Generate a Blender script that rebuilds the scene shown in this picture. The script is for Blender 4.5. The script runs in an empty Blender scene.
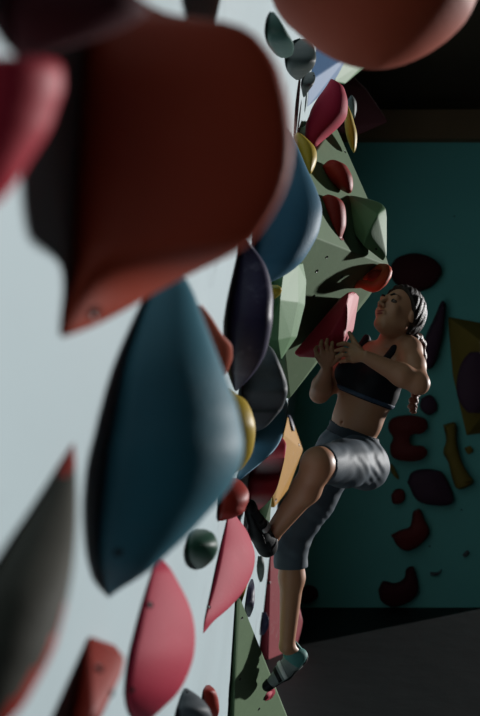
import bpy, bmesh, math, random
import numpy as np
from mathutils import Vector, Matrix
from mathutils.bvhtree import BVHTree

random.seed(7)
S = bpy.context.scene
COL = S.collection

# ------------------------------------------------------------------ frame of the place
F, VX, VY, CZ = 1000.0, 330.0, 400.0, 1.66      # lens in pixels, level point of view, eye height
D, T = 0.27, math.radians(6.4)                  # eye-to-wall distance, overhang of the climbing wall
CT, ST = math.cos(T), math.sin(T)

def P(px, py, Y):
    return Vector(((px - VX) / F * Y, Y, CZ + (VY - py) / F * Y))
def cc(px, py):
    return (px - VX) / F * CT - (VY - py) / F * ST
def wallY(px, py):
    return D / -cc(px, py)
def onwall(px, py):
    return P(px, py, wallY(px, py))
NRM = Vector((CT, 0, -ST)); UPW = Vector((ST, 0, CT))
def wp(Y, v, h=0.0):                            # point of the climbing wall: along, up the slope, out of it
    return Vector((0, 0, CZ)) + NRM * (h - D) + Vector((0, Y, 0)) + UPW * v
def drop(p):                                    # foot of a point on the climbing wall
    h = (p - Vector((0, 0, CZ))).dot(NRM) + D
    return p - NRM * h

# ------------------------------------------------------------------ materials
def lin(c):
    return tuple(((x / 255) / 12.92 if x / 255 <= .04045 else ((x / 255 + .055) / 1.055) ** 2.4) for x in c) + (1,)

FULL = ('skin', 'lips', 'dark_brown_hair', 'brown_hair', 'slate_jersey', 'black_jersey', 'navy_jersey', 'eye_white', 'white_webbing')
def mat(name, rgb, rough=.6, mott=.25, scale=9, chalk=0.0, bump=.15, bscale=140, spec=.22, chalkrgb=(205, 195, 190), sheen=0):
    m = bpy.data.materials.new(name); m.use_nodes = True
    nt = m.node_tree; N = nt.nodes; L = nt.links
    b = N['Principled BSDF']; b.inputs['Roughness'].default_value = rough
    gn = 1 if name in FULL else GAIN
    b.inputs['Specular IOR Level'].default_value = spec
    if sheen: b.inputs['Sheen Weight'].default_value = sheen
    tc = N.new('ShaderNodeTexCoord')
    n1 = N.new('ShaderNodeTexNoise'); n1.inputs['Scale'].default_value = scale; n1.inputs['Detail'].default_value = 6
    L.new(tc.outputs['Object'], n1.inputs['Vector'])
    base = tuple(x * (1 if name in FULL else GAIN) for x in lin(rgb)[:3])
    mx = N.new('ShaderNodeMix'); mx.data_type = 'RGBA'
    mx.inputs['A'].default_value = tuple(x * (1 - mott) for x in base[:3]) + (1,)
    mx.inputs['B'].default_value = tuple(min(1, x * (1 + mott)) for x in base[:3]) + (1,)
    L.new(n1.outputs['Fac'], mx.inputs['Factor'])
    out = mx.outputs['Result']
    if chalk:
        n2 = N.new('ShaderNodeTexNoise'); n2.inputs['Scale'].default_value = scale * 1.7; n2.inputs['Detail'].default_value = 9
        n2.inputs['Roughness'].default_value = .7
        L.new(tc.outputs['Object'], n2.inputs['Vector'])
        r = N.new('ShaderNodeMapRange'); r.inputs['From Min'].default_value = .56; r.inputs['From Max'].default_value = .75
        r.inputs['To Max'].default_value = chalk
        L.new(n2.outputs['Fac'], r.inputs['Value'])
        m2 = N.new('ShaderNodeMix'); m2.data_type = 'RGBA'
        L.new(r.outputs['Result'], m2.inputs['Factor']); L.new(out, m2.inputs['A']); m2.inputs['B'].default_value = tuple(q * gn for q in lin(chalkrgb)[:3]) + (1,)
        out = m2.outputs['Result']
    L.new(out, b.inputs['Base Color'])
    if bump:
        n3 = N.new('ShaderNodeTexNoise'); n3.inputs['Scale'].default_value = bscale; n3.inputs['Detail'].default_value = 4
        L.new(tc.outputs['Object'], n3.inputs['Vector'])
        bp = N.new('ShaderNodeBump'); bp.inputs['Strength'].default_value = bump; bp.inputs['Distance'].default_value = .004
        L.new(n3.outputs['Fac'], bp.inputs['Height']); L.new(bp.outputs['Normal'], b.inputs['Normal'])
    return m

def panel_mat(name, rgb, grid, dot, dark, rough=.7, mott=.08, scuff=0.0, seam=None, axis='YZ'):
    """painted plywood with a grid of threaded bolt holes"""
    m = mat(name, rgb, rough, mott, 2.2, scuff, .1, 60, .25, chalkrgb=(120, 130, 140))
    nt = m.node_tree; N = nt.nodes; L = nt.links; b = N['Principled BSDF']
    old = b.inputs['Base Color'].links[0].from_socket
    tc = N.new('ShaderNodeTexCoord')
    mp = N.new('ShaderNodeMapping')
    mp.inputs['Scale'].default_value = (0, 1, 1) if axis == 'YZ' else (1, 0, 1)
    L.new(tc.outputs['Object'], mp.inputs['Vector'])
    v = N.new('ShaderNodeTexVoronoi'); v.inputs['Scale'].default_value = grid; v.inputs['Randomness'].default_value = .35
    L.new(mp.outputs['Vector'], v.inputs['Vector'])
    c = N.new('ShaderNodeMath'); c.operation = 'LESS_THAN'; c.inputs[1].default_value = dot * grid
    L.new(v.outputs['Distance'], c.inputs[0])
    mx = N.new('ShaderNodeMix'); mx.data_type = 'RGBA'
    L.new(c.outputs[0], mx.inputs['Factor']); L.new(old, mx.inputs['A']); mx.inputs['B'].default_value = lin(dark)
    L.new(mx.outputs['Result'], b.inputs['Base Color'])
    return m

M = {}
GAIN = .66                                       # matte paints and resins of the gym reflect this share of their colour
M['wall'] = panel_mat('painted_wall', (196, 216, 222), 6, .006, (70, 84, 92), mott=.12, scuff=.5)
M['back'] = panel_mat('teal_wall', (112, 196, 194), 4.2, .008, (16, 34, 36), axis='XZ')
M['floor'] = mat('mat_floor', (24, 30, 32), .6, .3, 3, 0, .9, 5)
M['ceil'] = mat('dark_ceiling', (72, 60, 48), .9, .2, 2)
M['trim'] = mat('dark_beam', (130, 104, 80), .8, .2, 3)
M['red'] = mat('red_resin', (176, 52, 40), .55, .2, 8, .25, chalkrgb=(190, 120, 110))
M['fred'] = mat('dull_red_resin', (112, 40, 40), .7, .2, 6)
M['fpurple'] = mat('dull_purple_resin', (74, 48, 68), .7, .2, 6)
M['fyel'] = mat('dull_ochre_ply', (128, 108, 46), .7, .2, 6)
M['dred'] = mat('deep_red_resin', (156, 44, 30), .6, .25, 14)
M['rust'] = mat('rust_red_resin', (168, 60, 34), .6, .2, 7, .12, chalkrgb=(190, 120, 95))
M['crimson'] = mat('crimson_resin', (196, 46, 66), .55, .15, 9, .12, chalkrgb=(190, 110, 115))
M['pink'] = mat('pink_resin', (200, 44, 76), .7, .14, 9, .22, chalkrgb=(205, 125, 140))
M['orange'] = mat('terracotta_resin', (184, 80, 52), .65, .12, 6, .15, chalkrgb=(205, 140, 115))
M['blue'] = mat('blue_resin', (78, 134, 164), .6, .2, 7, .3, chalkrgb=(120, 140, 150))
M['dblue'] = mat('petrol_blue_resin', (56, 122, 142), .6, .22, 6, .35, chalkrgb=(120, 130, 135))
M['lblue'] = mat('light_blue_resin', (52, 112, 166), .6, .12, 7, .05)
M['purple'] = mat('purple_resin', (58, 54, 84), .5, .3, 8, .55, chalkrgb=(150, 145, 165))
M['slate'] = mat('slate_resin', (84, 92, 98), .6, .3, 8, .4, chalkrgb=(140, 140, 140))
M['grey'] = mat('grey_resin', (100, 110, 108), .6, .25, 10, .4)
M['fibre'] = mat('shaded_fibre_face', (74, 74, 66), .75, .35, 12, .4, chalkrgb=(105, 100, 92))  # fibreglass grey with the near face's shade mixed into the colour
M['green'] = mat('sage_green_resin', (106, 152, 104), .6, .12, 8, .08)
M['dgreen'] = mat('bottle_green_resin', (38, 84, 66), .5, .25, 9, .25, chalkrgb=(110, 140, 125))
M['teal'] = mat('teal_green_resin', (84, 124, 114), .6, .2, 8, .3)
M['gvol'] = mat('green_painted_ply', (118, 148, 110), .75, .12, 14, .3, .1, 90, chalkrgb=(165, 180, 155))
M['yvol'] = mat('yellow_painted_ply', (206, 148, 38), .7, .12, 12, .3)
M['pvol'] = mat('pink_painted_ply', (186, 70, 82), .7, .12, 10, .25)
M['mvol'] = mat('maroon_painted_ply', (74, 26, 34), .8, .2, 5)
M['yellow'] = mat('yellow_resin', (212, 180, 58), .5, .15, 9, .2)
M['olive'] = mat('olive_yellow_resin', (150, 130, 60), .6, .2, 8)
M['jug'] = mat('orange_red_resin', (236, 92, 58), .5, .15, 12, .1)
M['hole'] = mat('dark_steel', (22, 22, 24), .4, .1, 9, 0, 0)
M['skin'] = mat('skin', (176, 126, 94), .48, .08, 18, 0, .05, 200, .5)
M['lips'] = mat('lips', (140, 72, 64), .45, .05, 18, 0, 0)
M['hair'] = mat('dark_brown_hair', (34, 24, 20), .5, .4, 60, 0, .6, 160, .3)
M['tail'] = mat('brown_hair', (104, 62, 42), .5, .4, 60, 0, .6, 160, .5)
M['bra'] = mat('black_jersey', (22, 24, 30), .7, .15, 20, 0, .1, 250)
M['trim_bra'] = mat('navy_jersey', (60, 76, 96), .7, .15, 20, 0, .1, 250)
M['legs'] = mat('slate_jersey', (72, 84, 94), .62, .15, 14, 0, .15, 220, .3)
M['band'] = mat('dark_slate_jersey', (52, 62, 72), .65, .15, 14, 0, .15, 220)
M['shoe'] = mat('grey_suede', (150, 160, 158), .7, .3, 30, 0, .2, 200)
M['dshoe'] = mat('black_suede', (40, 46, 48), .7, .3, 30, 0, .2, 200)
M['rubber'] = mat('black_rubber', (26, 28, 30), .55, .2, 20, 0, .1)
M['tealstrap'] = mat('teal_webbing', (96, 160, 156), .6, .15, 30)
M['white'] = mat('white_webbing', (205, 208, 205), .6, .1, 30)
M['eye'] = mat('eye_white', (98, 88, 80), .2, .05, 5, 0, 0)
M['iris'] = mat('dark_iris', (30, 20, 16), .2, .05, 5, 0, 0)

# ------------------------------------------------------------------ objects
def link(name, bm_or_me, m, parent=None, smooth=True):
    if isinstance(bm_or_me, bmesh.types.BMesh):
        me = bpy.data.meshes.new(name); bm_or_me.to_mesh(me); bm_or_me.free()
    else:
        me = bm_or_me
    for x in (m if isinstance(m, (list, tuple)) else [m]): me.materials.append(x)
    me.polygons.foreach_set('use_smooth', [smooth] * len(me.polygons))
    o = bpy.data.objects.new(name, me); COL.objects.link(o)
    if parent is not None: o.parent = parent
    return o
def tag(o, label, cat, group=None, kind=None):
    o['label'] = label; o['category'] = cat
    if group: o['group'] = group
    if kind: o['kind'] = kind
    return o
def recenter(o):                                 # put the origin of a finished thing at its own middle
    me = o.data; n = len(me.vertices)
    co = np.empty(n * 3, np.float32); me.vertices.foreach_get('co', co)
    c = (co.reshape(-1, 3).min(0) + co.reshape(-1, 3).max(0)) / 2
    me.transform(Matrix.Translation(-Vector(c.tolist()))); o.location = Vector(c.tolist())
    return o

def spline(rows, n):
    r = np.array(rows, float); k = len(r)
    y = np.concatenate([[2 * r[0] - r[1]], r, [2 * r[-1] - r[-2]]])
    out = []
    for t in np.linspace(0, k - 1, n):
        i = min(int(t), k - 2); u = t - i
        a, b, c, d = y[i], y[i + 1], y[i + 2], y[i + 3]
        out.append(.5 * ((2 * b) + (c - a) * u + (2 * a - 5 * b + 4 * c - d) * u * u + (3 * b - a - 3 * c + d) * u ** 3))
    return np.array(out)

def grid_mesh(rings, smooth=1, mats=None):
    bm = bmesh.new(); R = []
    for ring in rings: R.append([bm.verts.new(p) for p in ring])
    n = len(R[0])
    for i in range(len(R) - 1):
        for j in range(n):
            f = bm.faces.new((R[i][j], R[i][(j + 1) % n], R[i + 1][(j + 1) % n], R[i + 1][j]))
            if mats: f.material_index = mats(i / len(R), j / n)
    for ring, flip in ((R[0], True), (R[-1], False)):
        c = bm.verts.new(sum((v.co for v in ring), Vector()) / n)
        for j in range(n):
            q = (ring[j], ring[(j + 1) % n], c)
            bm.faces.new(q[::-1] if flip else q)
    for _ in range(smooth):
        bmesh.ops.smooth_vert(bm, verts=bm.verts, factor=.3, use_axis_x=True, use_axis_y=True, use_axis_z=True)
    bmesh.ops.recalc_face_normals(bm, faces=bm.faces)
    return bm

HOLDS = []
def bolt(o, px, py, r=.006):
    """socket bolt sunk into the surface seen at a spot"""
    bm = bmesh.new(); bm.from_mesh(o.data); bm.transform(o.matrix_basis)
    t = BVHTree.FromBMesh(bm); bm.free()
    d = P(px, py, 1) - Vector((0, 0, CZ))
    hit, nor, _, _ = t.ray_cast(Vector((0, 0, CZ)), d.normalized())
    if hit is None: return
    if nor.dot(d) > 0: nor = -nor
    b = bmesh.new()
    bmesh.ops.create_cone(b, cap_ends=True, segments=14, radius1=r, radius2=r * .8, depth=.004)
    bmesh.ops.translate(b, verts=b.verts, vec=(0, 0, .0005))
    top = [f for f in b.faces if f.normal.z > .9]
    if top:
        q = bmesh.ops.inset_region(b, faces=top, thickness=r * .35)
        bmesh.ops.translate(b, verts=list({v for f in top for v in f.verts}), vec=(0, 0, -.0015))
    b.transform(nor.to_track_quat('Z', 'Y').to_matrix().to_4x4())
    c = link('bolt', b, M['hole'], o, False); c.location = hit - o.location

def finish(o, label, group, cat='climbing hold', bolts=()):
    recenter(o); tag(o, label, cat, group)
    for q in bolts: bolt(o, *q)
    HOLDS.append(o)
    return o

def wall_hold(rows, m, label, k1=1.0, k2=1.0, p=1.0, nr=44, ns=22, group='climbing holds on the overhanging wall', bolts=(), mats=None, smooth=1):
    """a hold screwed to the wall: every level section is a hump that starts and ends on the wall"""
    rings = []
    rows = [tuple(q) + (k1,) if len(q) == 3 else q for q in rows]
    for y, xl, xr, k1 in spline(rows, nr):
        k1 = float(k1); b = (VY - y) / F
        xr = max(xr, xl + .6)
        wx = lambda Y: (b * Y * ST - D) / CT
        y1 = wallY(xl, y); a2 = (xr - VX) / F
        th = np.linspace(0, math.pi, ns)
        c = np.sign(np.cos(th)) * np.abs(np.cos(th)) ** p; s = np.sin(th) ** p
        def sec(H):
            Ym = y1 + k1 * H
            YY = Ym - np.where(c > 0, c * k1 * H, c * k2 * H)
            return YY, H * s
        lo, hi = 0.0, .8
        for _ in range(36):
            H = (lo + hi) / 2; YY, h = sec(H)
            if np.max((wx(YY) + h) / YY) < a2: lo = H
            else: hi = H
        YY, h = sec(H)
        rings.append([Vector((wx(q) + g, q, CZ + b * q)) for q, g in zip(YY.tolist(), h.tolist())])
    o = link('climbing_hold', grid_mesh(rings, smooth, mats), m)
    # after rounding nothing may sink into the wall
    for v in o.data.vertices:
        h = (v.co - Vector((0, 0, CZ))).dot(NRM) + D
        if h < .0008: v.co += NRM * (.0008 - h)
    return finish(o, label, group, bolts=bolts)

def pebble(rows, Y, th, m, label, lean=0.0, nr=36, ns=26, e=1.0, group='climbing holds on the overhanging wall', bolts=(), smooth=1, sq=.5):
    """a rounded hold that stands on a volume: level sections are ovals of real depth"""
    r = spline(rows, nr); wm = max(x[2] - x[1] for x in r); rings = []
    ym = (r[0][0] + r[-1][0]) / 2
    for y, xl, xr in r:
        w = max(xr - xl, .6) / 2; xc = (xl + xr) / 2
        t = th * (w * 2 / wm) ** sq
        YY = Y + lean * (y - ym) / F * Y
        ring = []
        for j in range(ns):
            a = 2 * math.pi * j / ns
            cx = math.copysign(abs(math.cos(a)) ** e, math.cos(a)); sy = math.copysign(abs(math.sin(a)) ** e, math.sin(a))
            q = P(xc, y, YY); ring.append(Vector((q.x + w / F * YY * cx, YY + t * sy, q.z)))
        rings.append(ring)
    o = link('climbing_hold', grid_mesh(rings, smooth), m)
    return finish(o, label, group, bolts=bolts)

def hull(pts, m, label, bev=.006, seg=2, name='climbing_volume', cat='climbing volume', group='plywood volumes on the overhanging wall', bolts=(), smooth=False, sub=0):
    bm = bmesh.new()
    for q in pts: bm.verts.new(q)
    r = bmesh.ops.convex_hull(bm, input=bm.verts)
    junk = [g for g in list(r['geom_interior']) + list(r['geom_unused']) if isinstance(g, bmesh.types.BMVert)]
    if junk: bmesh.ops.delete(bm, geom=list(set(junk)), context='VERTS')
    bmesh.ops.dissolve_limit(bm, angle_limit=math.radians(4), verts=bm.verts, edges=bm.edges)
    if bev: bmesh.ops.bevel(bm, geom=bm.edges, offset=bev, segments=seg, affect='EDGES', profile=.5, clamp_overlap=True)
    if sub:
        bmesh.ops.triangulate(bm, faces=bm.faces)
        for _ in range(sub):
            bmesh.ops.subdivide_edges(bm, edges=bm.edges, cuts=1, use_grid_fill=True)
        for _ in range(sub * 6):
            bmesh.ops.smooth_vert(bm, verts=bm.verts, factor=.5, use_axis_x=True, use_axis_y=True, use_axis_z=True)
    bmesh.ops.recalc_face_normals(bm, faces=bm.faces)
    for v in bm.verts:
        h = (v.co - Vector((0, 0, CZ))).dot(NRM) + D
        if h < .0012: v.co += NRM * (.0012 - h)
    o = link(name, bm, m, None, smooth)
    return finish(o, label, group, cat, bolts)

def box(name, lo, hi, m):
    bm = bmesh.new(); bmesh.ops.create_cube(bm, size=1)
    for v in bm.verts: v.co = Vector([(lo[i] + hi[i]) / 2 + v.co[i] * (hi[i] - lo[i]) for i in range(3)])
    o = link(name, bm, m, None, False); recenter(o); o['kind'] = 'structure'; return o

# ------------------------------------------------------------------ the setting
YB = 8.0
bm = bmesh.new()
cs = []
for Y in (-1.2, YB):
    for v in (-CZ / CT - .03, 2.9):
        for h in (0, -.18): cs.append(bm.verts.new(wp(Y, v, h)))
for f in ((0, 2, 6, 4), (1, 5, 7, 3), (0, 4, 5, 1), (2, 3, 7, 6), (0, 1, 3, 2), (4, 6, 7, 5)): bm.faces.new([cs[i] for i in f])
bmesh.ops.recalc_face_normals(bm, faces=bm.faces)
o = link('wall_left', bm, M['wall'], None, False); o['kind'] = 'structure'
box('floor', (-1.2, -1.2, -.1), (4, YB + .3, 0), M['floor'])
box('wall_back', (-1.2, YB, 0), (1.26, YB + .2, 3.78), M['back'])
box('trim_1', (-.6, YB - .12, 3.72), (1.26, YB + .1, 3.95), M['trim'])
box('ceiling', (-.2, 5.6, 4.05), (1.6, YB + .2, 4.2), M['ceil'])
box('trim_2', (-1.2, YB, 3.95), (1.26, YB + .2, 4.9), M['ceil'])

# ------------------------------------------------------------------ holds on the near part of the wall
exec_holds = True
G = 'climbing holds on the overhanging wall'
wall_hold([(-6, 96, 132), (8, 89, 156), (15, 86, 176), (19, 84, 212), (30, 81, 250), (60, 77, 275), (85, 75, 284), (110, 74, 290), (150, 72, 293),
           (190, 70, 285), (230, 69, 262, .15), (246, 68, 246, .3), (258, 67.5, 225, 1.0), (270, 66.5, 200, 2.0), (290, 65, 160, 2.8), (310, 62, 126, 3), (325, 60, 97, 3), (333, 60, 76, 2), (337, 61, 64, 1.2)],
          M['rust'], 'huge blurred rust red hold nearest the camera, its pointed tip at the bottom', k1=.15, k2=.8, bolts=[(95, 312, .007)])
wall_hold([(-70, 20, 60), (-40, 5, 110), (-15, -2, 130), (8, -3, 148), (22, 0, 136), (36, 4, 105), (50, 10, 60), (58, 18, 32)], M['mvol'],  # drawn wider so its maroon also darkens wall that lies in shade
          'dark maroon hold cut by the top edge, widened over shaded wall, above the huge rust red hold', k1=.5, k2=.6)
wall_hold([(56, -50, 40), (64, -52, 60), (88, -52, 63), (110, -52, 56), (132, -52, 48), (160, -52, 30), (186, -50, 14), (205, -48, -5), (222, -46, -38)],
          M['crimson'], 'blurred bright red hold cut by the left edge, beside the huge rust red hold', k1=.8, k2=.8)
pebble([(-150, 345, 400), (-138, 305, 445), (-110, 272, 475), (-70, 256, 490), (-30, 262, 486), (6, 275, 474), (22, 290, 464), (38, 308, 446), (51, 329, 424), (58, 347, 405), (62.5, 370, 385)],
       1.75, .19, M['orange'], 'big round terracotta hold overhead at the top edge', sq=.8, nr=50, ns=40)
wall_hold([(262, 165, 172), (285, 152, 190), (320, 136, 204), (361, 120, 220), (400, 110, 235), (419, 106, 240), (445, 100, 244), (468, 97, 240), (490, 95, 228),
           (513, 94, 208), (535, 94, 188), (550, 95, 172), (566, 97, 155), (579, 101, 137), (590, 105, 119), (597, 108, 110)],
          M['dblue'], 'large petrol blue teardrop hold tapering to a point at lower left', k1=.85, k2=1.2, bolts=[(118, 552, .006)], nr=60, ns=28)
wall_hold([(443, 72.4, 73.8), (462, 60, 75.5), (482, 48, 76.5), (510, 30, 77), (538, 11, 76), (570, -9, 73), (598, -24, 68), (630, -36, 60), (654, -44, 52), (686, -52, 35), (710, -56, 20), (735, -58, -5)],
          [M['fibre'], M['red']], 'long pointed hold with grey fibreglass face darkened for shade and red underside at lower left edge', k1=.9, k2=.5, mats=lambda i, j: 0 if .1 + .05 * math.sin(j * 9) < i and j < (.47 if i < .5 else .47 - .45 * (i - .5)) else 1)
hull([onwall(88, 635), onwall(70, 712), onwall(66, 735), P(122, 654, 1.29), P(125, 659, 1.30), P(122, 673, 1.26), P(111, 694, 1.20), P(92, 722, 1.12), drop(P(124, 660, 1.5)), drop(P(100, 720, 1.4)), drop(P(118, 645, 1.45))],
     M['dred'], 'small red wedge hold at the bottom edge, left of a pink dome', .006, 3, 'climbing_hold', 'climbing hold', G, [(99, 669, .006), (111, 693, .005)], True)
wall_hold([(560, 159, 163), (568, 153, 170), (578, 149, 176), (604, 141, 189), (630, 134, 195), (660, 127, 193), (690, 124, 180), (709, 127, 162), (722, 135, 148)],
          M['pink'], 'pink chalky dome hold standing upright at the bottom edge', k1=2.6, k2=1.6, p=1.5, bolts=[(150, 605, .006), (132, 690, .005)])
wall_hold([(529, 196, 205), (533, 190, 213), (540, 186.5, 217), (548, 185, 218), (556, 186, 215.5), (562, 189, 211), (567, 194, 205), (569, 199, 201)],
          M['dgreen'], 'small round bottle green hold below the petrol blue teardrop', k1=1.2, k2=1.0)
wall_hold([(305, 188, 202), (318, 196, 212), (334, 203, 222), (345, 206, 231.5), (357, 208, 232.5), (366, 209, 230), (374, 211, 226), (380, 214, 218)],
          M['orange'], 'brownish orange hold peeking out between petrol blue and purple holds', k1=.9, k2=.9)
wall_hold([(236, 238, 243), (248, 239, 254), (267, 236, 266.5), (292, 231, 272.7), (310, 228, 273), (326, 226.5, 272), (351, 227, 266.5), (366, 229, 259), (378, 231.5, 250), (391, 235, 237)],
          M['purple'], 'tall dark purple hold with a scuffed pale rim', k1=.5, k2=1.2, p=.62)
wall_hold([(388, 226, 230), (394, 222, 236.7), (400.6, 219, 246), (414, 216, 252.7), (430, 214, 255.5), (451, 214, 252.7), (463.6, 216, 246), (470.5, 219, 240), (476, 222, 230)],
          M['yellow'], 'glossy yellow dome hold half hidden behind the petrol blue teardrop', k1=.8, k2=1)
wall_hold([(478, 228, 236), (482, 224, 242), (490, 221, 248), (499, 219, 249), (507, 218, 246), (513, 217.5, 243), (518, 218, 233), (521, 218, 222)],
          M['red'], 'small rounded red hold directly above the tall pink slab hold', k1=1.0, k2=1)
wall_hold([(508, 229, 233), (517, 227, 237), (530, 224, 246.5), (546, 220, 253), (557, 217.5, 255), (573, 214, 252.5), (592, 210, 243), (608, 206.5, 229), (621, 204, 214), (633, 203, 204)],
          M['pink'], 'smooth pink leaf-shaped hold under the climber\'s raised shoe', k1=3.2, k2=1.5, p=1.5, bolts=[(209, 607, .006)])
wall_hold([(688, 184, 187), (694, 181, 196), (700, 179, 203), (710, 176, 210), (722, 176, 212), (732, 180, 205)], M['slate'],
          'slate grey hold at the bottom edge, right of the pink dome', k1=1, k2=1, bolts=[(187, 692, .004)])
wall_hold([(685, 206, 210), (690, 203, 215), (700, 202, 218.5), (712, 202, 219), (722, 205, 215)], M['red'],
          'small dark red hold at the bottom edge, left of the green triangular volume', k1=1, k2=1)
# middle of the wall
wall_hold([(128, 285, 288), (145, 276, 297), (170, 268, 307.6), (188, 263, 316), (208, 259, 322), (228, 256, 320), (243, 254, 314), (261, 252, 302.5), (272, 252, 290), (280, 253, 276), (284, 255, 264)],
          M['blue'], 'broad blue sloper hold tucked behind the huge rust red hold', k1=.7, k2=.8, nr=50)
wall_hold([(340, 252, 258), (347, 249, 271), (359, 245, 278), (379, 243, 286), (393, 241, 287.5), (407, 243, 283), (414, 242.5, 278), (426, 243, 267), (431, 246, 258)],
          M['slate'], 'slate grey rounded hold with pale rim, just below the purple hold', k1=.35, k2=.8, p=.62)
wall_hold([(385, 268, 271), (395, 262, 284), (410, 257, 288), (433, 251.5, 283.6), (449, 246, 275.6), (462.5, 242, 262), (475, 237.5, 246), (482, 236.5, 238)],
          M['blue'], 'dark blue hold with lit curved rim, below the slate grey hold', k1=.3, k2=1.3, p=.6)
wall_hold([(425, 267, 270), (441, 261, 285), (453, 258, 285.5), (472, 249.5, 281.5), (488, 247.5, 277), (497, 247.5, 272), (504, 251, 266), (510, 256, 259)],
          M['crimson'], 'crimson hold in shadow beneath the dark blue rimmed hold', k1=.25, k2=1, p=.75)
wall_hold([(285, 256, 277), (288, 254.5, 281.5), (293, 254.5, 281), (298, 256, 276), (302, 258, 268)], M['yellow'],
          'tiny yellow hold peeking out between purple hold and faceted green hold', k1=.3, k2=.3)
wall_hold([(12, 270, 274), (20, 267, 280), (30, 265.5, 286), (40, 266, 292), (48, 270, 294), (55, 276, 292), (58, 281, 287)], M['teal'],
          'pale teal hold near the top edge, left of the terracotta hold', k1=.35, k2=2)
wall_hold([(39, 300, 306), (44, 293, 312), (52, 288, 315.5), (60, 285.5, 316), (68, 286, 313), (75, 290, 306), (80, 296, 300)], M['grey'],
          'round grey hold under the terracotta hold', k1=.6, k2=1)
wall_hold([(72, 308, 314), (78, 303, 315.5), (85, 301, 313), (92, 302, 308), (97, 303, 305)], M['grey'],
          'small grey nub hold just below the round grey hold', k1=.6, k2=1, bolts=[(314, 76, .006)])
wall_hold([(579, 251, 253), (586, 248, 254.5), (597, 246, 254.8), (608, 245, 253.5), (617, 248, 250)], M['purple'],
          'small dark purple hold between pink leaf hold and the climber\'s calf', k1=1, k2=1)
wall_hold([(612, 262, 266), (620, 261, 269), (628, 260.2, 268), (635, 259.8, 264)], M['purple'],
          'tiny violet hold beside the tall pink volume', k1=.2, k2=.2)
wall_hold([(556, 258, 263), (566, 257, 264.5), (575, 258, 264), (582, 260, 262)], M['grey'],
          'tiny grey hold below the climber\'s raised heel', k1=1, k2=1)
wall_hold([(580, 244, 246), (586, 242, 247), (592, 242, 244)], M['yellow'],
          'tiny yellow hold above the tip of the green triangular volume', k1=1, k2=1)

# ------------------------------------------------------------------ volumes
gv = hull([onwall(270, 220), P(389, 266, 4.45), P(368, 199, 4.5), P(335, 124, 4.65), onwall(300, 128), P(369, 297, 4.5), P(315, 363, 4.45), P(290, 398, 4.5), onwall(270, 402),
           drop(P(389, 266, 5.2)), drop(P(335, 124, 5.3)), drop(P(315, 363, 5.1))],
          M['gvol'], 'big sage green pyramid volume with a sharp lit ridge, behind the climber\'s hands', .004, 2,
          bolts=[(317, 271, .008), (342, 277, .008), (314, 296, .008), (345, 152, .007), (327, 257, .006)])
hull([P(240, 598, 3.76), P(236.5, 602, 3.75), P(233.5, 740, 4.15), P(298, 745, 5.0), P(296, 738, 5.0), drop(P(298, 745, 5.5)), drop(P(240, 598, 3.85)), drop(P(236.5, 602, 3.78)), drop(P(233.5, 740, 4.2)), drop(P(245, 640, 4.6))],
     M['gvol'], 'narrow green triangular volume at the bottom, under the climber\'s lower foot', .004, 2, bolts=[(242, 618, .006), (240, 679, .007), (259, 709, .007)])
hull([P(283.6, 434, 5.45), P(288, 416.5, 5.7), P(294, 424, 6.1), P(303, 450, 5.95), P(274.5, 508, 5.45), P(271, 490, 5.4), P(288, 490, 5.85), drop(P(303, 450, 6.6)), drop(P(288, 416, 5.8)), drop(P(283.6, 434, 5.5)), drop(P(274.5, 508, 5.5))],
     M['yvol'], 'yellow angular volume beside the climber\'s thigh', .006, 2, bolts=[(276, 500, .01), (299, 445, .012)])
hull([P(270, 540, 6.3), P(266, 600, 6.35), P(265, 632, 6.4), P(268, 668, 6.4), P(303, 622, 6.75), P(301, 632, 6.75), P(288, 555, 6.7), P(284, 690, 6.7), drop(P(303, 622, 7.3)), drop(P(265, 632, 6.45)), drop(P(270, 540, 6.35)), drop(P(268, 668, 6.45))],
     M['pvol'], 'tall pink volume behind the climber\'s standing leg', .006, 2, bolts=[(269, 583, .01)])
hull([P(257, 508, 4.5), P(272, 494, 4.5), P(270, 521, 4.45), P(263, 528, 4.4), drop(P(262, 510, 4.9)), drop(P(262, 500, 5.0)), drop(P(262, 525, 4.8)), P(268, 500, 4.8)],
     M['gvol'], 'little sage green volume behind the toe of the raised shoe', .003, 2)
hull([P(340, 82, 6.8), P(352, 75, 6.8), P(367, 90, 6.75), P(389, 122, 6.7), P(359, 135, 6.8), P(342, 128, 6.8), drop(P(352, 75, 7.3)), drop(P(389, 122, 7.3)), drop(P(359, 135, 7.1)), drop(P(340, 82, 7.1))],
     M['mvol'], 'dark maroon triangular volume against the dark ceiling', .006, 2)
hull([onwall(318, 40), onwall(307, 108), onwall(309, 82), P(348, 56, 5.6), P(337, 77, 5.5), P(322, 94, 5.2), drop(P(348, 56, 6.0)), drop(P(337, 77, 5.9)), onwall(320, 40)],
     M['lblue'], 'light blue angular volume between round grey hold and upper pink hold', .006, 2)
hull([P(347, 46, 5.75), P(372, 56, 6.2), P(364, 68, 6.2), P(345, 84, 5.9), P(334, 82, 5.7), drop(P(347, 46, 6.1)), drop(P(364, 68, 6.5)), drop(P(345, 84, 6.3))],
     M['green'], 'pale green angular volume just under the terracotta hold', .006, 2)
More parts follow.
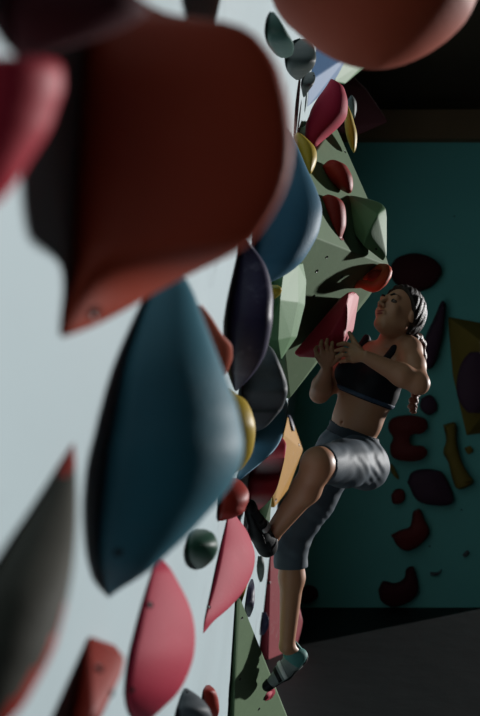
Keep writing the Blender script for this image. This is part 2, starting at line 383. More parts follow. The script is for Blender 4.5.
# holds standing on the volumes
hull([P(272, 290, 3.36), P(266, 340, 3.34), P(284, 268, 3.26), P(280, 300, 3.22), P(278, 340, 3.32), P(298, 264, 3.40), P(298, 302, 3.38), P(291, 337, 3.42), P(303, 263, 3.52), P(306.5, 281, 3.53), P(305, 305, 3.52), P(297, 337, 3.52), P(281, 360, 3.46),
      drop(P(272, 290, 3.42)), drop(P(266, 340, 3.38)), drop(P(300, 290, 3.56)), drop(P(281, 355, 3.50)), drop(P(300, 268, 3.52))],
     M['green'], 'faceted pale green hold beside the big green pyramid volume', .003, 2, 'climbing_hold', 'climbing hold', G)
hand_hold = hull([P(293.5, 353, 4.04), P(297, 357, 4.0), P(340, 298, 4.08), P(348, 292, 3.96), P(355, 290.5, 4.05), P(359.5, 296, 4.16), P(353.5, 331, 4.10), P(345, 334, 3.89), P(340, 353, 3.92), P(330, 358, 3.93), P(312, 358, 3.95), P(328, 338, 3.87), P(346, 305, 3.90),
      P(330, 325, 4.3), P(352, 300, 4.4), P(300, 352, 4.2), P(347, 330, 4.4)],
     M['crimson'], 'pink wedge hold gripped by both of the climber\'s hands', .012, 4, 'climbing_hold', 'climbing hold', G)
pebble([(81, 330, 333), (88, 326, 343), (95, 321, 346), (102, 316, 347.7), (111, 311, 347.5), (117, 309, 346), (125, 306, 339.5), (135, 305, 328), (141, 306.5, 321), (146, 311, 316)],
       4.24, .10, M['pink'], 'upper pink sloper hold below the light blue volume', smooth=0, e=.85)
pebble([(134, 296, 300), (137.5, 294, 305), (147.6, 295, 315), (157.6, 299, 317), (166, 304, 315), (173, 309, 311.5)], 3.95, .06, M['yellow'],
       'small yellow hold above the broad blue sloper', lean=-.6)
pebble([(162, 327, 338), (166, 323, 346), (170, 322, 349), (176, 325, 352), (181, 329, 353), (187, 337, 353), (192, 346, 351.5)], 4.18, .07, M['red'],
       'upper of two dark red holds on the green pyramid volume', bolts=[])
pebble([(196, 325, 331), (199, 320, 339), (204, 319.5, 344), (213, 320.5, 346), (225, 325, 346), (232, 329, 344), (238, 335, 341.5), (242, 338, 339.5)], 4.0, .07, M['red'],
       'lower of two dark red holds on the green pyramid volume')
pebble([(106, 346, 348), (115, 345, 352), (122, 344.5, 354), (134, 346, 357), (146, 350, 356.5), (152, 353, 354.5)], 4.55, .05, M['yellow'],
       'thin yellow hold on the right edge of the green pyramid volume')
pebble([(97, 350, 353), (103, 347, 356.3), (110, 349, 356.5), (117, 353, 355)], 4.9, .06, M['grey'], 'tiny pale grey hold right of the upper pink sloper')
hull([P(347, 194, 4.28), P(370, 199, 4.3), P(382, 203, 4.25), P(386, 208, 4.22), P(387, 217, 4.22), P(385.5, 231, 4.2), P(387, 256, 4.18), P(383, 262, 4.18), P(363, 246, 4.1), P(348, 226, 4.2), P(378, 214, 4.12), P(368, 232, 4.08),
      P(380, 230, 4.4), P(365, 210, 4.4), P(384, 255, 4.3)],
     M['green'], 'curved green hold capping the tip of the green pyramid volume', .006, 2, 'climbing_hold', 'climbing hold', G, [(376, 249, .006)], True, 2)
pebble([(415, 287, 290), (420, 287, 292.5), (426, 289, 294.5), (431, 292, 295)], 5.75, .05, M['purple'], 'tiny purple hold on top of the yellow angular volume')
pebble([(687, 263, 267), (690, 260.5, 271), (694, 260.5, 272), (698, 263.5, 268)], 4.40, .06, M['pink'], 'small pink foothold under the toe of the lower shoe')

def tube(pts, rad, m, name, parent=None, seg=10, sm=2):
    """a tapering tube along a chain of points"""
    pts = [Vector(q) for q in pts]; rings = []
    for i, q in enumerate(pts):
        t = (pts[min(i + 1, len(pts) - 1)] - pts[max(i - 1, 0)]).normalized()
        u = t.cross(Vector((0, 0, 1)))
        if u.length < .1: u = t.cross(Vector((1, 0, 0)))
        u.normalize(); v = t.cross(u)
        rr = rad[i] if isinstance(rad, (list, tuple)) else rad
        rings.append([q + (u * math.cos(a) + v * math.sin(a)) * rr for a in [2 * math.pi * k / seg for k in range(seg)]])
    return link(name, grid_mesh(rings, sm), m, parent)
def smoothpts(pts, n):
    return [Vector(q) for q in spline([tuple(q) for q in pts], n).tolist()]
# red jug under the tip of the pyramid, its hollow's shade a darker red ball
jug = tube(smoothpts([P(354, 286, 4.30), P(362, 284, 4.27), P(373, 287, 4.25), P(382, 281, 4.25), P(387, 271, 4.28), P(381, 268, 4.33), P(371, 272, 4.33), P(364, 279, 4.30)], 40),
           [.012 + .014 * math.sin(min(1, i / 14) * math.pi / 2) - .012 * max(0, (i - 20) / 20) for i in range(40)], M['jug'], 'climbing_hold')
finish(jug, 'small orange red jug hold with a hollow, above the climber\'s face', G)
bm = bmesh.new(); bmesh.ops.create_uvsphere(bm, u_segments=20, v_segments=12, radius=1)
bm.transform(Matrix.Translation(P(376, 278, 4.31) - jug.location) @ Matrix.Diagonal((.042, .022, .036, 1)))
link('hollow_shade', bm, M['red'], jug)  # darker red ball fills the ring, standing in for the hollow's shade

# ------------------------------------------------------------------ holds on the far teal wall
def plate(poly, m, label, th=.1, name='climbing_hold', cat='climbing hold', group='climbing holds on the far teal wall', sub=None, inset=.35):
    """a hold on the back wall: an outline with a domed front of real depth"""
    r = np.array(poly, float); n = 44
    per = spline(np.vstack([r, r[:1]]).tolist(), n + 1)[:n] if sub is None else r
    n = len(per); c = per.mean(0); bm = bmesh.new()
    levels = ((0, 0.0), (0, .45), (.10, .8), (.28, 1.0))
    R = []
    nx = np.roll(per, -1, 0) - np.roll(per, 1, 0); nx = np.stack([-nx[:, 1], nx[:, 0]], 1); nx /= np.linalg.norm(nx, axis=1)[:, None] + 1e-9
    area = .5 * np.sum(per[:, 0] * np.roll(per[:, 1], -1) - np.roll(per[:, 0], -1) * per[:, 1])
    if area < 0: nx = -nx
    wid = math.sqrt(abs(area))
    for ins, hh in levels:
        q = per + nx * ins * wid * inset
        R.append([bm.verts.new(P(a, b, YB) + Vector((0, .0015 - th * hh, 0))) for a, b in q.tolist()])
    for i in range(len(R) - 1):
        for j in range(n): bm.faces.new((R[i][j], R[i][(j + 1) % n], R[i + 1][(j + 1) % n], R[i + 1][j]))
    from mathutils.geometry import tessellate_polygon
    for ring in (R[-1], R[0]):
        for t3 in tessellate_polygon([[Vector((v.co.x, v.co.z, 0)) for v in ring]]):
            try: bm.faces.new([ring[q] for q in t3])
            except ValueError: pass
    bmesh.ops.recalc_face_normals(bm, faces=bm.faces)
    o = link(name, bm, m, None, True)
    return finish(o, label, group, cat)
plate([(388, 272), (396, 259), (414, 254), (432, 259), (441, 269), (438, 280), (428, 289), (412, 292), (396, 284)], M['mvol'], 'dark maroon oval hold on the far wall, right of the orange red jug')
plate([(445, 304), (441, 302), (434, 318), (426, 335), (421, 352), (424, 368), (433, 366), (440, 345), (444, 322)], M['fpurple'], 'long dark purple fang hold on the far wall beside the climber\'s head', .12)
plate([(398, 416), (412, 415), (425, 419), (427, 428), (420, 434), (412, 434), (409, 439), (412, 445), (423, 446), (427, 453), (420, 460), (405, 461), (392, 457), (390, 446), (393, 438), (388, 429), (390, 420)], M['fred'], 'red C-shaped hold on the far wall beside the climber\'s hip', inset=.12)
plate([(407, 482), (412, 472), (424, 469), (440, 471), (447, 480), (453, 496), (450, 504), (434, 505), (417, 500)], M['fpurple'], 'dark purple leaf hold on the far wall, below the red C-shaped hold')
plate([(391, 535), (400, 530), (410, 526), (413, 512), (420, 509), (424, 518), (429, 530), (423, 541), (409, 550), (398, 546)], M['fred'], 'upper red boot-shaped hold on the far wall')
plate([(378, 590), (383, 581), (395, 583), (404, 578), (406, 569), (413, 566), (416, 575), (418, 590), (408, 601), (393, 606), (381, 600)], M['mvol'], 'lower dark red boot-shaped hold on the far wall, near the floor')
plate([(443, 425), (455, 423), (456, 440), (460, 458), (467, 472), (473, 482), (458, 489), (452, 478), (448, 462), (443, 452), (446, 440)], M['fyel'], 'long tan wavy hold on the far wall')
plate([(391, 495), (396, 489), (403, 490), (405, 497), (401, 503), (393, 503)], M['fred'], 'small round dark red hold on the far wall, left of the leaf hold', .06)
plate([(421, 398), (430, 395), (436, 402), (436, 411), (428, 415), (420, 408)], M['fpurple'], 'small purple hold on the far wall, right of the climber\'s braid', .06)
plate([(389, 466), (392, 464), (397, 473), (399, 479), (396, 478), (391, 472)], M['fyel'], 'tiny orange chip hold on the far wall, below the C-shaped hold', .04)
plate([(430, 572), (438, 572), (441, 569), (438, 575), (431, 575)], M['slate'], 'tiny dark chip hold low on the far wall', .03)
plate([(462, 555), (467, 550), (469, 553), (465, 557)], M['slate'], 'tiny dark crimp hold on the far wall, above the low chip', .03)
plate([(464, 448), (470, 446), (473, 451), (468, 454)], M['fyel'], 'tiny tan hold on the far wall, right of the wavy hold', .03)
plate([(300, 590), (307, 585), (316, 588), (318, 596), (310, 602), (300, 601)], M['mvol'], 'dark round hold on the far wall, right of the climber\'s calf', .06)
# the folded yellow volume with its dark hold
def back(px, py, out): return P(px, py, YB) + Vector((0, -out, 0))
hull([back(447, 316, .003), back(500, 326, .003), back(505, 430, .003), back(466, 436, .003), back(452, 375, .003), back(476, 342, .2), back(478, 415, .2)],
     M['fyel'], 'tall yellow angular volume on the far wall at the right edge', .01, 2, group='volumes on the far wall')
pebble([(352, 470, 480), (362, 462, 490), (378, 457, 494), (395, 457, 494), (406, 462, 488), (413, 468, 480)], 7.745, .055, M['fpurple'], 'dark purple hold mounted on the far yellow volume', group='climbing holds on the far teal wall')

# ------------------------------------------------------------------ the climber
class Field:
    """a smooth-union distance field on a grid, turned into one closed surface"""
    def __init__(s, lo, hi, h):
        s.h = h; s.lo = np.array(lo, float)
        s.n = [int(math.ceil((hi[i] - lo[i]) / h)) + 1 for i in range(3)]
        s.F = np.full(s.n, .5, np.float32)
        s.ax = [(s.lo[i] + h * np.arange(s.n[i])).astype(np.float32) for i in range(3)]
    def blk(s, lo, hi):
        sl = []
        for i in range(3):
            a = max(0, int((lo[i] - s.lo[i]) / s.h)); b = min(s.n[i], int((hi[i] - s.lo[i]) / s.h) + 2)
            sl.append(slice(a, max(a, b)))
        return tuple(sl), s.ax[0][sl[0]][:, None, None], s.ax[1][sl[1]][None, :, None], s.ax[2][sl[2]][None, None, :]
    def mix(s, sl, d, k, sub=False):
        A = s.F[sl]
        if A.size == 0: return
        if sub:
            d = -d; h = np.clip(.5 - .5 * (A - d) / -k * -1, 0, 1) if False else np.clip(.5 + .5 * (A - d) / k, 0, 1)
            s.F[sl] = d + (A - d) * h + k * h * (1 - h)
        else:
            h = np.clip(.5 + .5 * (A - d) / k, 0, 1)
            s.F[sl] = A + (d - A) * h - k * h * (1 - h)
    def cap(s, a, b, ra, rb=None, k=.012, off=0.0):
        rb = ra if rb is None else rb
        a = np.array(a, float); b = np.array(b, float); m = max(ra, rb) + off + .06 + k
        sl, x, y, z = s.blk(np.minimum(a, b) - m, np.maximum(a, b) + m)
        ab = b - a; q = max(ab @ ab, 1e-9)
        t = np.clip(((x - a[0]) * ab[0] + (y - a[1]) * ab[1] + (z - a[2]) * ab[2]) / q, 0, 1)
        d = np.sqrt((x - a[0] - t * ab[0]) ** 2 + (y - a[1] - t * ab[1]) ** 2 + (z - a[2] - t * ab[2]) ** 2) - (ra + (rb - ra) * t) - off
        s.mix(sl, d, k)
    def ell(s, c, ax, r, k=.015, off=0.0, sub=False):
        c = np.array(c, float); r = [q + off for q in r]; m = max(r) + .06 + k
        sl, x, y, z = s.blk(c - m, c + m)
        k0 = 0; k1 = 0
        for v, q in zip(ax, r):
            w_ = (x - c[0]) * v[0] + (y - c[1]) * v[1] + (z - c[2]) * v[2]
            k0 = k0 + (w_ / q) ** 2; k1 = k1 + (w_ / q ** 2) ** 2
        k0 = np.sqrt(k0); k1 = np.sqrt(k1) + 1e-9
        s.mix(sl, k0 * (k0 - 1) / k1, k, sub)
    def run(s, prims, off=0.0):
        for q in prims:
            if q[0] == 'c': s.cap(q[1], q[2], q[3], q[4], q[5], off)
            elif q[0] == 'e': s.ell(q[1], q[2], q[3], q[4], off)
            elif q[0] == 's': s.ell(q[1], q[2], q[3], q[4], 0, True)
        return s
    def plane(s, p, n):                            # keep the side the normal points away from
        n = np.array(n, float); n /= np.linalg.norm(n)
        d = (s.ax[0][:, None, None] - p[0]) * n[0] + (s.ax[1][None, :, None] - p[1]) * n[1] + (s.ax[2][None, None, :] - p[2]) * n[2]
        s.F = np.maximum(s.F, d.astype(np.float32)); return s
    def mesh(s, name, rounds=1):
        Fd = s.F; h = s.h
        for a in range(3):                         # closed at the edge of the grid
            idx = [slice(None)] * 3
            for e in (0, -1): idx[a] = e; Fd[tuple(idx)] = np.maximum(Fd[tuple(idx)], h)
        neg = Fd < 0; n = [q - 1 for q in s.n]
        cnt = np.zeros(n, np.int8)
        for i in (0, 1):
            for j in (0, 1):
                for k in (0, 1): cnt += neg[i:i + n[0], j:j + n[1], k:k + n[2]]
        act = np.argwhere((cnt > 0) & (cnt < 8)); ids = np.full(n, -1, np.int32)
        ids[act[:, 0], act[:, 1], act[:, 2]] = np.arange(len(act))
        acc = np.zeros((len(act), 3)); num = np.zeros(len(act))
        cor = [(i, j, k) for i in (0, 1) for j in (0, 1) for k in (0, 1)]
        val = {c: Fd[act[:, 0] + c[0], act[:, 1] + c[1], act[:, 2] + c[2]].astype(float) for c in cor}
        for a in cor:
            for ax in range(3):
                if a[ax]: continue
                b = tuple(a[i] + (i == ax) for i in range(3)); va, vb = val[a], val[b]
                mk = (va < 0) != (vb < 0); t = np.where(mk, va / np.where(mk, va - vb, 1), 0)
                for i in range(3): acc[:, i] += np.where(mk, a[i] + (t if i == ax else 0), 0)
                num += mk
        co_ = s.lo + (act + acc / num[:, None]) * h
        faces = []
        for ax in range(3):
            b1, b2 = (ax + 1) % 3, (ax + 2) % 3
            A = [slice(None)] * 3; B = [slice(None)] * 3; A[ax] = slice(0, -1); B[ax] = slice(1, None)
            e = np.argwhere(neg[tuple(A)] != neg[tuple(B)])
            e = e[(e[:, b1] > 0) & (e[:, b2] > 0) & (e[:, b1] < s.n[b1] - 1) & (e[:, b2] < s.n[b2] - 1)]
            def g(d1, d2):
                c = e.copy(); c[:, b1] += d1; c[:, b2] += d2; return ids[c[:, 0], c[:, 1], c[:, 2]]
            q = np.stack([g(-1, -1), g(0, -1), g(0, 0), g(-1, 0)], 1)
            fl = ~neg[e[:, 0], e[:, 1], e[:, 2]]
            q[fl] = q[fl][:, ::-1]; faces.append(q)
        q = np.vstack(faces); q = q[(q >= 0).all(1)]
        for _ in range(rounds):                    # one gentle smoothing round
            sm = np.zeros_like(co_); ct = np.zeros(len(co_))
            for i in range(4):
                a, b = q[:, i], q[:, (i + 1) % 4]
                np.add.at(sm, a, co_[b]); np.add.at(ct, a, 1); np.add.at(sm, b, co_[a]); np.add.at(ct, b, 1)
            co_ = co_ * .5 + .5 * sm / np.maximum(ct, 1)[:, None]
        me = bpy.data.meshes.new(name); me.from_pydata(co_.tolist(), [], q.tolist()); me.update()
        return me

def A(v): return np.array(v, float)
def unit(v): v = A(v); return v / np.linalg.norm(v)
def Q(px, py, Y): return A(P(px, py, Y))
tu = unit((.164, -.02, .42)); tf = A((-.62, -.75, .1)); tf = unit(tf - tu * (tf @ tu)); tl = np.cross(tu, tf)
TX = (tl, tf, tu)
hu = A((.42, .42, .80)); hf = unit((-.60, -.60, .53)); hu = unit(hu - hf * (hu @ hf)); hl = np.cross(hu, hf)
HX = (hl, hf, hu)
HC = Q(399, 313.5, 3.98)
def HD(l, f, u): return HC + hl * l + hf * f + hu * u

pel = Q(349, 452, 4.03); wai = Q(358, 418, 4.03); rib = Q(369, 387, 4.04); che = Q(380, 363, 4.03)
Lsh, Lel, Lwr = Q(408, 351, 3.97), Q(418.5, 383.5, 3.80), Q(366, 357, 3.77)
Rsh, Rel, Rwr = Q(350, 366, 4.14), Q(319.5, 393.5, 4.0), Q(327, 369, 3.90)
Lhip, Lkn, Lan = Q(361, 463, 3.97), Q(318, 464, 3.58), Q(271, 535, 3.70)
Rhip, Rkn, Ran = Q(334, 462, 4.08), Q(291, 545, 4.08), Q(287, 646, 4.19)
k_ = .03
torso = [('e', rib, TX, (.132, .100, .15), k_), ('e', che, TX, (.150, .085, .085), k_)] + \
        [('e', rib + tl * sx * .062 + tf * .078 + tu * .02, TX, (.056, .046, .056), .03) for sx in (-1, 1)]
waist = [('e', wai, TX, (.112, .084, .12), k_), ('c', wai - tu * .03, rib, .085, .085, k_)]
hips = [('e', pel, TX, (.142, .100, .095), k_), ('e', pel + tl * .075 - tf * .05 - tu * .03, TX, (.085, .082, .088), k_), ('e', pel - tl * .07 - tf * .055 - tu * .03, TX, (.08, .08, .088), k_)]
thighs = [('c', Lhip, Lkn * .4 + Lhip * .6, .092, .082, .03), ('c', Lkn * .4 + Lhip * .6, Lkn, .082, .060, .03),
          ('c', Rhip, Rkn * .45 + Rhip * .55, .088, .076, .03), ('c', Rkn * .45 + Rhip * .55, Rkn, .076, .056, .03)]
def shank(kn, an, back):
    m = kn * .68 + an * .32 + back * .016
    return [('c', kn, m, .055, .052, .025), ('c', m, an, .050, .031, .025)]
Lback = unit(np.cross(Lan - Lkn, (-.2, .9, .2))); Lback = Lback if Lback[0] > 0 else -Lback
shins = shank(Lkn, Lan, Lback) + shank(Rkn, Ran, A((.55, .5, 0)))
feet = [('c', Lan, Q(266.5, 546, 3.70), .032, .026, .015), ('c', Q(266.5, 546, 3.70), Q(255, 520, 3.60), .026, .022, .015),
        ('c', Ran, Q(298, 657, 4.22), .032, .028, .015), ('c', Q(298, 657, 4.22), Q(283, 671, 4.215), .028, .024, .015)]
neck = [('c', HD(0, -.016, -.05), che + tu * .045 - tf * .01, .048, .052, .018), ('c', che + tu * .06 - tf * .03, Lsh + A((0, 0, .012)), .042, .036, .025), ('c', che + tu * .06 - tf * .03, Rsh, .042, .036, .025)]
head = [('e', HD(0, -.012, .016), HX, (.074, .094, .092), .02), ('e', HD(0, .026, -.038), HX, (.058, .066, .084), .02), ('e', HD(0, .058, -.092), HX, (.027, .028, .020), .02),
        ('c', HD(-.05, 0, -.062), HD(-.016, .062, -.094), .016, .014, .02), ('c', HD(.05, 0, -.062), HD(.016, .062, -.094), .016, .014, .02),
        ('e', HD(-.036, .062, -.032), HX, (.020, .020, .022), .015), ('e', HD(.036, .062, -.032), HX, (.020, .020, .022), .015),
        ('c', HD(-.036, .078, .020), HD(.036, .078, .020), .012, .012, .014),
        ('s', HD(-.031, .099, .000), HX, (.017, .014, .010), .008), ('s', HD(.031, .099, .000), HX, (.017, .014, .010), .008),
        ('c', HD(0, .090, .012), HD(0, .113, -.030), .007, .010, .010), ('e', HD(-.011, .102, -.034), HX, (.008, .009, .007), .005), ('e', HD(.011, .102, -.034), HX, (.008, .009, .007), .005),
        ('c', HD(-.014, .088, -.060), HD(.014, .088, -.060), .009, .009, .008),
        ('e', HD(-.074, -.008, -.012), HX, (.009, .019, .032), .006), ('e', HD(.074, -.008, -.012), HX, (.009, .019, .032), .006)]
arms = [('c', Lsh, Lel * .45 + Lsh * .55, .054, .050, .025), ('c', Lel * .45 + Lsh * .55, Lel, .048, .040, .02), ('c', Lel, Lel * .68 + Lwr * .32, .040, .043, .02), ('c', Lel * .68 + Lwr * .32, Lwr, .043, .024, .02),
        ('e', Lsh, TX, (.055, .056, .056), .02),
        ('c', Rsh, Rel * .5 + Rsh * .5, .050, .044, .025), ('c', Rel * .5 + Rsh * .5, Rel, .044, .036, .02), ('c', Rel, Rel * .65 + Rwr * .35, .036, .038, .02), ('c', Rel * .65 + Rwr * .35, Rwr, .038, .023, .02)]
def hand(wr, knuck, chains, thumb, rp=.0125):
    out = []
    for kq in knuck: out.append(('c', wr * .75 + kq * .25, kq, .015, rp, .008))
    for ch in chains:
        r0 = .0092
        for a, b in zip(ch[:-1], ch[1:]): out.append(('c', a, b, r0, r0 * .9, .003)); r0 *= .92
    r0 = .0125
    for a, b in zip(thumb[:-1], thumb[1:]): out.append(('c', a, b, r0, r0 * .85, .004)); r0 *= .85
    return out
RK = [Q(317.5, 356, 3.865), Q(322.8, 352.5, 3.848), Q(328.2, 351.5, 3.842), Q(333.2, 353.5, 3.845)]
RT = [[RK[0], Q(315.5, 349.5, 3.862), Q(317, 347, 3.885)], [RK[1], Q(320.8, 345.5, 3.83), Q(321.8, 341, 3.855)], [RK[2], Q(326.4, 344.5, 3.822), Q(327.2, 339.8, 3.845)], [RK[3], Q(331.8, 347, 3.828), Q(332.4, 342.5, 3.845)]]
RTh = [Q(332, 363, 3.875), Q(338.5, 358, 3.86), Q(342.5, 352.5, 3.862)]
LK = [Q(352, 346, 3.812), Q(350.5, 350.8, 3.798), Q(351, 355.6, 3.792), Q(353, 360, 3.795)]
LT = [[LK[0], Q(344, 343.2, 3.806), Q(338, 344.6, 3.826)], [LK[1], Q(342.5, 349, 3.79), Q(336, 350.6, 3.805)], [LK[2], Q(343, 355, 3.782), Q(336.6, 356.6, 3.795)], [LK[3], Q(346, 360.6, 3.786), Q(340.5, 361.6, 3.796)]]
LTh = [Q(361, 351, 3.80), Q(354, 341.5, 3.825), Q(349.5, 333, 3.86)]
hands = hand(Rwr, RK, RT, RTh) + hand(Lwr, LK, LT, LTh)

lo, hi = (-.34, 3.42, .40), (.47, 4.38, 2.16)
B = Field(lo, hi, .0038)
B.run(torso + waist + hips + thighs + shins + feet + neck + head + arms + hands)
B.ell(wai + tf * .092 - tu * .035, TX, (.006, .012, .008), .006, 0, True)
person = link('person', B.mesh('person'), M['skin']); del B
tag(person, 'woman in black sports bra and dark cropped leggings gripping a pink hold, looking up', 'person')

# clothes
L = Field((-.1, 3.75, 1.5), (.4, 4.3, 2.0), .005).run(torso + neck[1:] + [('c', wai, rib, .085, .085, k_)], .005)
hemp = Q(361, 399, 3.94)
L.plane(hemp, -tu); 
neckp = che - tf * .0 + tu * .005
L.plane(neckp, tu)
for s_, sh in ((1, Lsh), (-1, Rsh)): L.ell(sh - tu * .01, TX, (.062, .075, .062), .004, 0, True)
for sx in (-1, 1):
    L.cap(che + tl * sx * .07 + tf * .084 - tu * .02, che + tl * sx * .075 + tf * .046 + tu * .074, .017, .015, .006)
    L.cap(che + tl * sx * .075 + tf * .046 + tu * .074, che + tl * sx * .06 - tf * .075 + tu * .02, .012, .012, .008)
bra = link('sports_bra', L.mesh('sports_bra'), M['bra'], person)
L = Field((-.1, 3.75, 1.5), (.4, 4.3, 2.0), .005).run(torso + [('c', wai, rib, .085, .085, k_)], .008)
L.plane(hemp + tu * .004, -tu); L.plane(hemp + tu * .022, tu)
link('hem_band', L.mesh('hem_band'), M['trim_bra'], bra)

L = Field((-.33, 3.42, .8), (.35, 4.35, 1.75), .0045)
low = hips + waist[:1] + thighs + shank(Rkn, Ran, A((.55, .5, 0)))[:1] + [('c', Rkn, Rkn * .7 + Ran * .3, .058, .056, .03)]
L.run(low, .007)
x, y, z = L.ax[0][:, None, None], L.ax[1][None, :, None], L.ax[2][None, None, :]
rn = np.random.RandomState(3)
wr = 0                                              # stretched folds of the cloth
for c_, d_, fq, am in ((pel + tl * .13 + tf * .05, (.75, 0, .65), 190, 1.0), (pel - tl * .05 + tf * .1, (.5, .2, -.85), 170, .8), (Rkn, (.35, .2, .9), 130, .8), (Rhip * .4 + Rkn * .6, (.8, -.2, .55), 140, .7), (Lkn * .45 + Lhip * .55, (.8, .3, .5), 150, .8)):
    d_ = unit(d_); g2 = ((x - c_[0]) ** 2 + (y - c_[1]) ** 2 + (z - c_[2]) ** 2) / .075 ** 2
    ph = (x - c_[0]) * d_[0] + (y - c_[1]) * d_[1] + (z - c_[2]) * d_[2]
    wr = wr + am * np.exp(-g2) * np.sin(ph * fq + 2.2 * np.sin(x * 31) + 2 * np.sin(z * 27 + y * 20))
L.F = (L.F - .0045 * wr - .0012 * np.sin(x * 60 + 3 * np.sin(z * 24)) * np.sin(z * 52 + 2 * np.sin(y * 30))).astype(np.float32)
wp_ = Q(349, 428.5, 4.0)
L.plane(wp_, tu)
dk = unit(Lkn - Lhip); L.plane(Lkn - dk * .035, dk * .9 + A((-.35, 0, -.1)))
L.plane(Q(288, 573, 4.0), (0, 0, -1)) if False else None
hz = Q(288, 572, 4.0)[2]
L.F = np.maximum(L.F, (hz - z).astype(np.float32))
leg = link('leggings', L.mesh('leggings'), M['legs'], person)
L = Field((-.2, 3.75, 1.35), (.35, 4.35, 1.75), .0045).run(hips + waist[:1], .010)
L.plane(wp_ + tu * .004, tu); L.plane(wp_ - tu * .040, -tu)
link('waistband', L.mesh('waistband'), M['band'], leg)

# hair
L = Field(HC - .2, HC + .2, .0035)
L.ell(HD(0, -.014, .018), HX, (.074, .094, .092), .01, .009)
xx, yy, zz = L.ax[0][:, None, None] - HC[0], L.ax[1][None, :, None] - HC[1], L.ax[2][None, None, :] - HC[2]
ql = xx * hl[0] + yy * hl[1] + zz * hl[2]; qf = xx * hf[0] + yy * hf[1] + zz * hf[2]; qu = xx * hu[0] + yy * hu[1] + zz * hu[2]
L.F = (L.F - .010 * np.abs(np.sin(ql * 95)) * (.6 + .4 * np.abs(np.sin(qf * 120)))).astype(np.float32)
L.F = np.maximum(L.F, (qf - .62 * qu - .008).astype(np.float32)); L.F = np.maximum(L.F, (-.075 - qu).astype(np.float32))
for i in range(5): L.ell(HD(.018 * (i - 2), -.100, -.025 - .008 * i), HX, (.018, .016, .02), .006)
link('hair', L.mesh('hair'), M['hair'], person)
pts = smoothpts([HD(.0, -.112, -.03), Q(421, 342, 4.12), Q(421, 368, 4.17), Q(416, 392, 4.13), Q(412.5, 406, 4.09), Q(414, 413, 4.08)], 50)
tube(pts, [.019 * (1 - .4 * max(0, i - 40) / 10) * (1 + .22 * math.sin(i * 1.3)) for i in range(50)], M['tail'], 'braid', person, 12, 1)

def ball(name, c, ax, r, m, parent):
    bm = bmesh.new(); bmesh.ops.create_uvsphere(bm, u_segments=18, v_segments=12, radius=1)
    R = Matrix(((ax[0][0], ax[1][0], ax[2][0]), (ax[0][1], ax[1][1], ax[2][1]), (ax[0][2], ax[1][2], ax[2][2]))).to_4x4()
    bm.transform(Matrix.Translation(Vector(c.tolist())) @ R @ Matrix.Diagonal((r[0], r[1], r[2], 1)))
    return link(name, bm, m, parent)
for sx in (-1, 1):
    e = ball('eye', HD(.031 * sx, .0770, .000), HX, (.0125, .0120, .0078), M['eye'], person)
    ball('iris', HD(.031 * sx, .0850, .0015), HX, (.0062, .0048, .0062), M['iris'], e)
    tube([HD(sx * a, b, c_) for a, b, c_ in ((.016, .094, .021), (.030, .092, .027), (.047, .078, .024))], [.0035, .004, .002], M['hair'], 'eyebrow', person, 8, 0)
lp = ball('lips', HD(0, .0935, -.056), HX, (.019, .007, .0042), M['lips'], person)
ball('lower_lip', HD(0, .0925, -.065), HX, (.016, .007, .0048), M['lips'], lp)

# shoes
def shoe(an, heel, mid, toe, m_up, m_sole, strap_m, label, sole_n):
    lo = np.minimum.reduce([an, heel, mid, toe]) - .1; hi = np.maximum.reduce([an, heel, mid, toe]) + .1
    upv = unit(an - heel * .5 - mid * .5)
    U = [('c', heel, mid, .036, .038, .02), ('c', mid, toe, .036, .020, .02), ('c', heel * .7 + mid * .3, heel * .45 + mid * .2 + an * .35, .034, .036, .02)]
    f = Field(lo, hi, .0035).run(U)
    fd = unit(toe - heel); sd = unit(np.cross(fd, upv)); n = unit(np.cross(sd, fd)); n = n if n @ upv > 0 else -n
    o = link('climbing_shoe', f.mesh('climbing_shoe'), m_up, person); o['label'] = label
    f = Field(lo, hi, .0035).run(U[:2], .003); f.plane(heel * .5 + toe * .5 - n * .016, n)
    link('sole', f.mesh('sole'), m_sole, o)
    f = Field(lo, hi, .0035).run(U[:2], .0035); f.plane(toe - fd * .018, -fd)
    link('toe_cap', f.mesh('toe_cap'), m_sole, o)
    f = Field(lo, hi, .0035).run(U, .003); f.plane(heel + fd * .03, fd - n * .2); f.plane(heel - n * .016, -n)
    link('heel_strap', f.mesh('heel_strap'), strap_m, o)
    for a in (.5, .66):
        c = heel * (1 - a) + toe * a
        f = Field(lo, hi, .0032).run(U, .0035); f.plane(c + fd * .009, fd + n * .3); f.plane(c - fd * .009, -fd - n * .3); f.plane(c - n * .01, -n)
        link('closure_strap', f.mesh('closure_strap'), M['white'] if a < .6 else m_sole, o)
    t0 = heel * .6 + an * .4 - fd * .03
    tube([t0 - n * .01, t0 + n * .03 - fd * .004, t0 + n * .048], [.006, .007, .006], M['tealstrap'], 'pull_tab', o, 8, 0)
    return o
shoe(Ran, Q(299, 657, 4.22), Q(285, 670, 4.215), Q(267.5, 686, 4.22), M['shoe'], M['rubber'], M['tealstrap'], 'grey climbing shoe with teal heel strap, standing on its toe', 1)
shoe(Lan, Q(267, 547, 3.70), Q(259, 530, 3.63), Q(250, 506, 3.52), M['dshoe'], M['rubber'], M['rubber'], 'black climbing shoe with a white strap, toe pointing up the wall', 1)


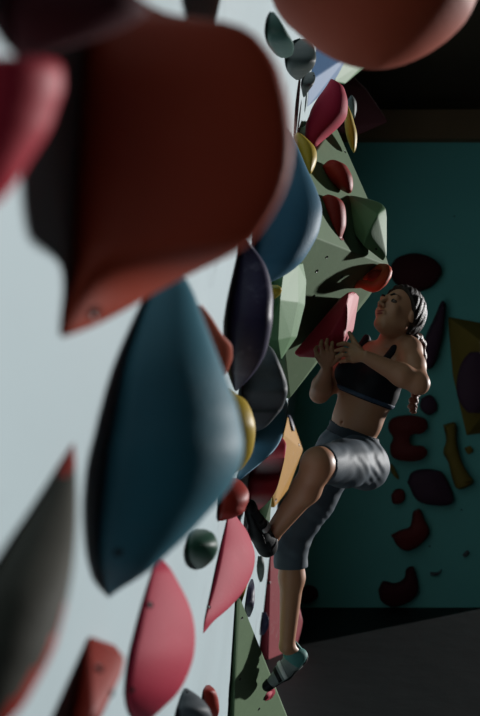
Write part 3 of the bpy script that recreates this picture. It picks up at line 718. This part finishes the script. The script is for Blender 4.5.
def settle(a, b, gap=.0015):
    bb = bmesh.new(); bb.from_mesh(b.data); bb.transform(b.matrix_basis); t = BVHTree.FromBMesh(bb); bb.free()
    for _ in range(2):
        for v in a.data.vertices:
            q = v.co + a.location
            co_, n, _i, _d = t.find_nearest(q)
            if co_ is not None and (q - co_).dot(n) < gap and (q - co_).length < .2:
                v.co = co_ + n * gap - a.location
def named(word): return next(o for o in HOLDS if word in o['label'])
for a, b in (('upper pink sloper hold', 'big sage'), ('upper of two', 'big sage'), ('lower of two', 'big sage'), ('thin yellow', 'big sage'),
             ('curved green', 'big sage'), ('small orange red jug', 'big sage'), ('pink wedge hold', 'big sage'), ('small yellow hold above', 'big sage'), ('tiny yellow hold above', 'narrow green'),
             ('small pink foothold', 'narrow green'), ('dark purple hold mounted', 'tall yellow'), ('tiny purple hold on', 'yellow angular volume beside')):
    settle(named(a), named(b))
    for v in named(a).data.vertices if 'far' not in a + b and 'mounted' not in a else ():
        h = (v.co + named(a).location - Vector((0, 0, CZ))).dot(NRM) + D
        if h < .0012: v.co += NRM * (.0012 - h)

# ------------------------------------------------------------------ light
w = bpy.data.worlds.new('room_light'); S.world = w; w.use_nodes = True
bg = w.node_tree.nodes['Background']; bg.inputs['Color'].default_value = (.30, .62, .66, 1); bg.inputs['Strength'].default_value = .009
sun = bpy.data.lights.new('low_sun', 'SUN'); sun.energy = 4.3; sun.angle = math.radians(2.0); sun.color = (1, .985, .97)
so = bpy.data.objects.new('low_sun', sun); COL.objects.link(so)
so.rotation_euler = Vector((.76, .64, .10)).to_track_quat('Z', 'Y').to_euler(); so.location = (4, 6, 3)

# ------------------------------------------------------------------ camera
cam = bpy.data.cameras.new('camera'); co = bpy.data.objects.new('camera', cam); COL.objects.link(co)
co.location = (0, 0, CZ); co.rotation_euler = (math.pi / 2, 0, 0)
cam.sensor_fit = 'HORIZONTAL'; cam.sensor_width = 24; cam.lens = 50; cam.clip_start = .05
cam.shift_x = (240 - VX) / 480; cam.shift_y = (VY - 358) / 480
cam.dof.use_dof = True; cam.dof.focus_distance = 3.95; cam.dof.aperture_fstop = 2.8
S.camera = co
S.view_settings.view_transform = 'Standard'; S.view_settings.look = 'None'; S.view_settings.gamma = 1
S.view_settings.use_curve_mapping = False; S.view_settings.exposure = 0
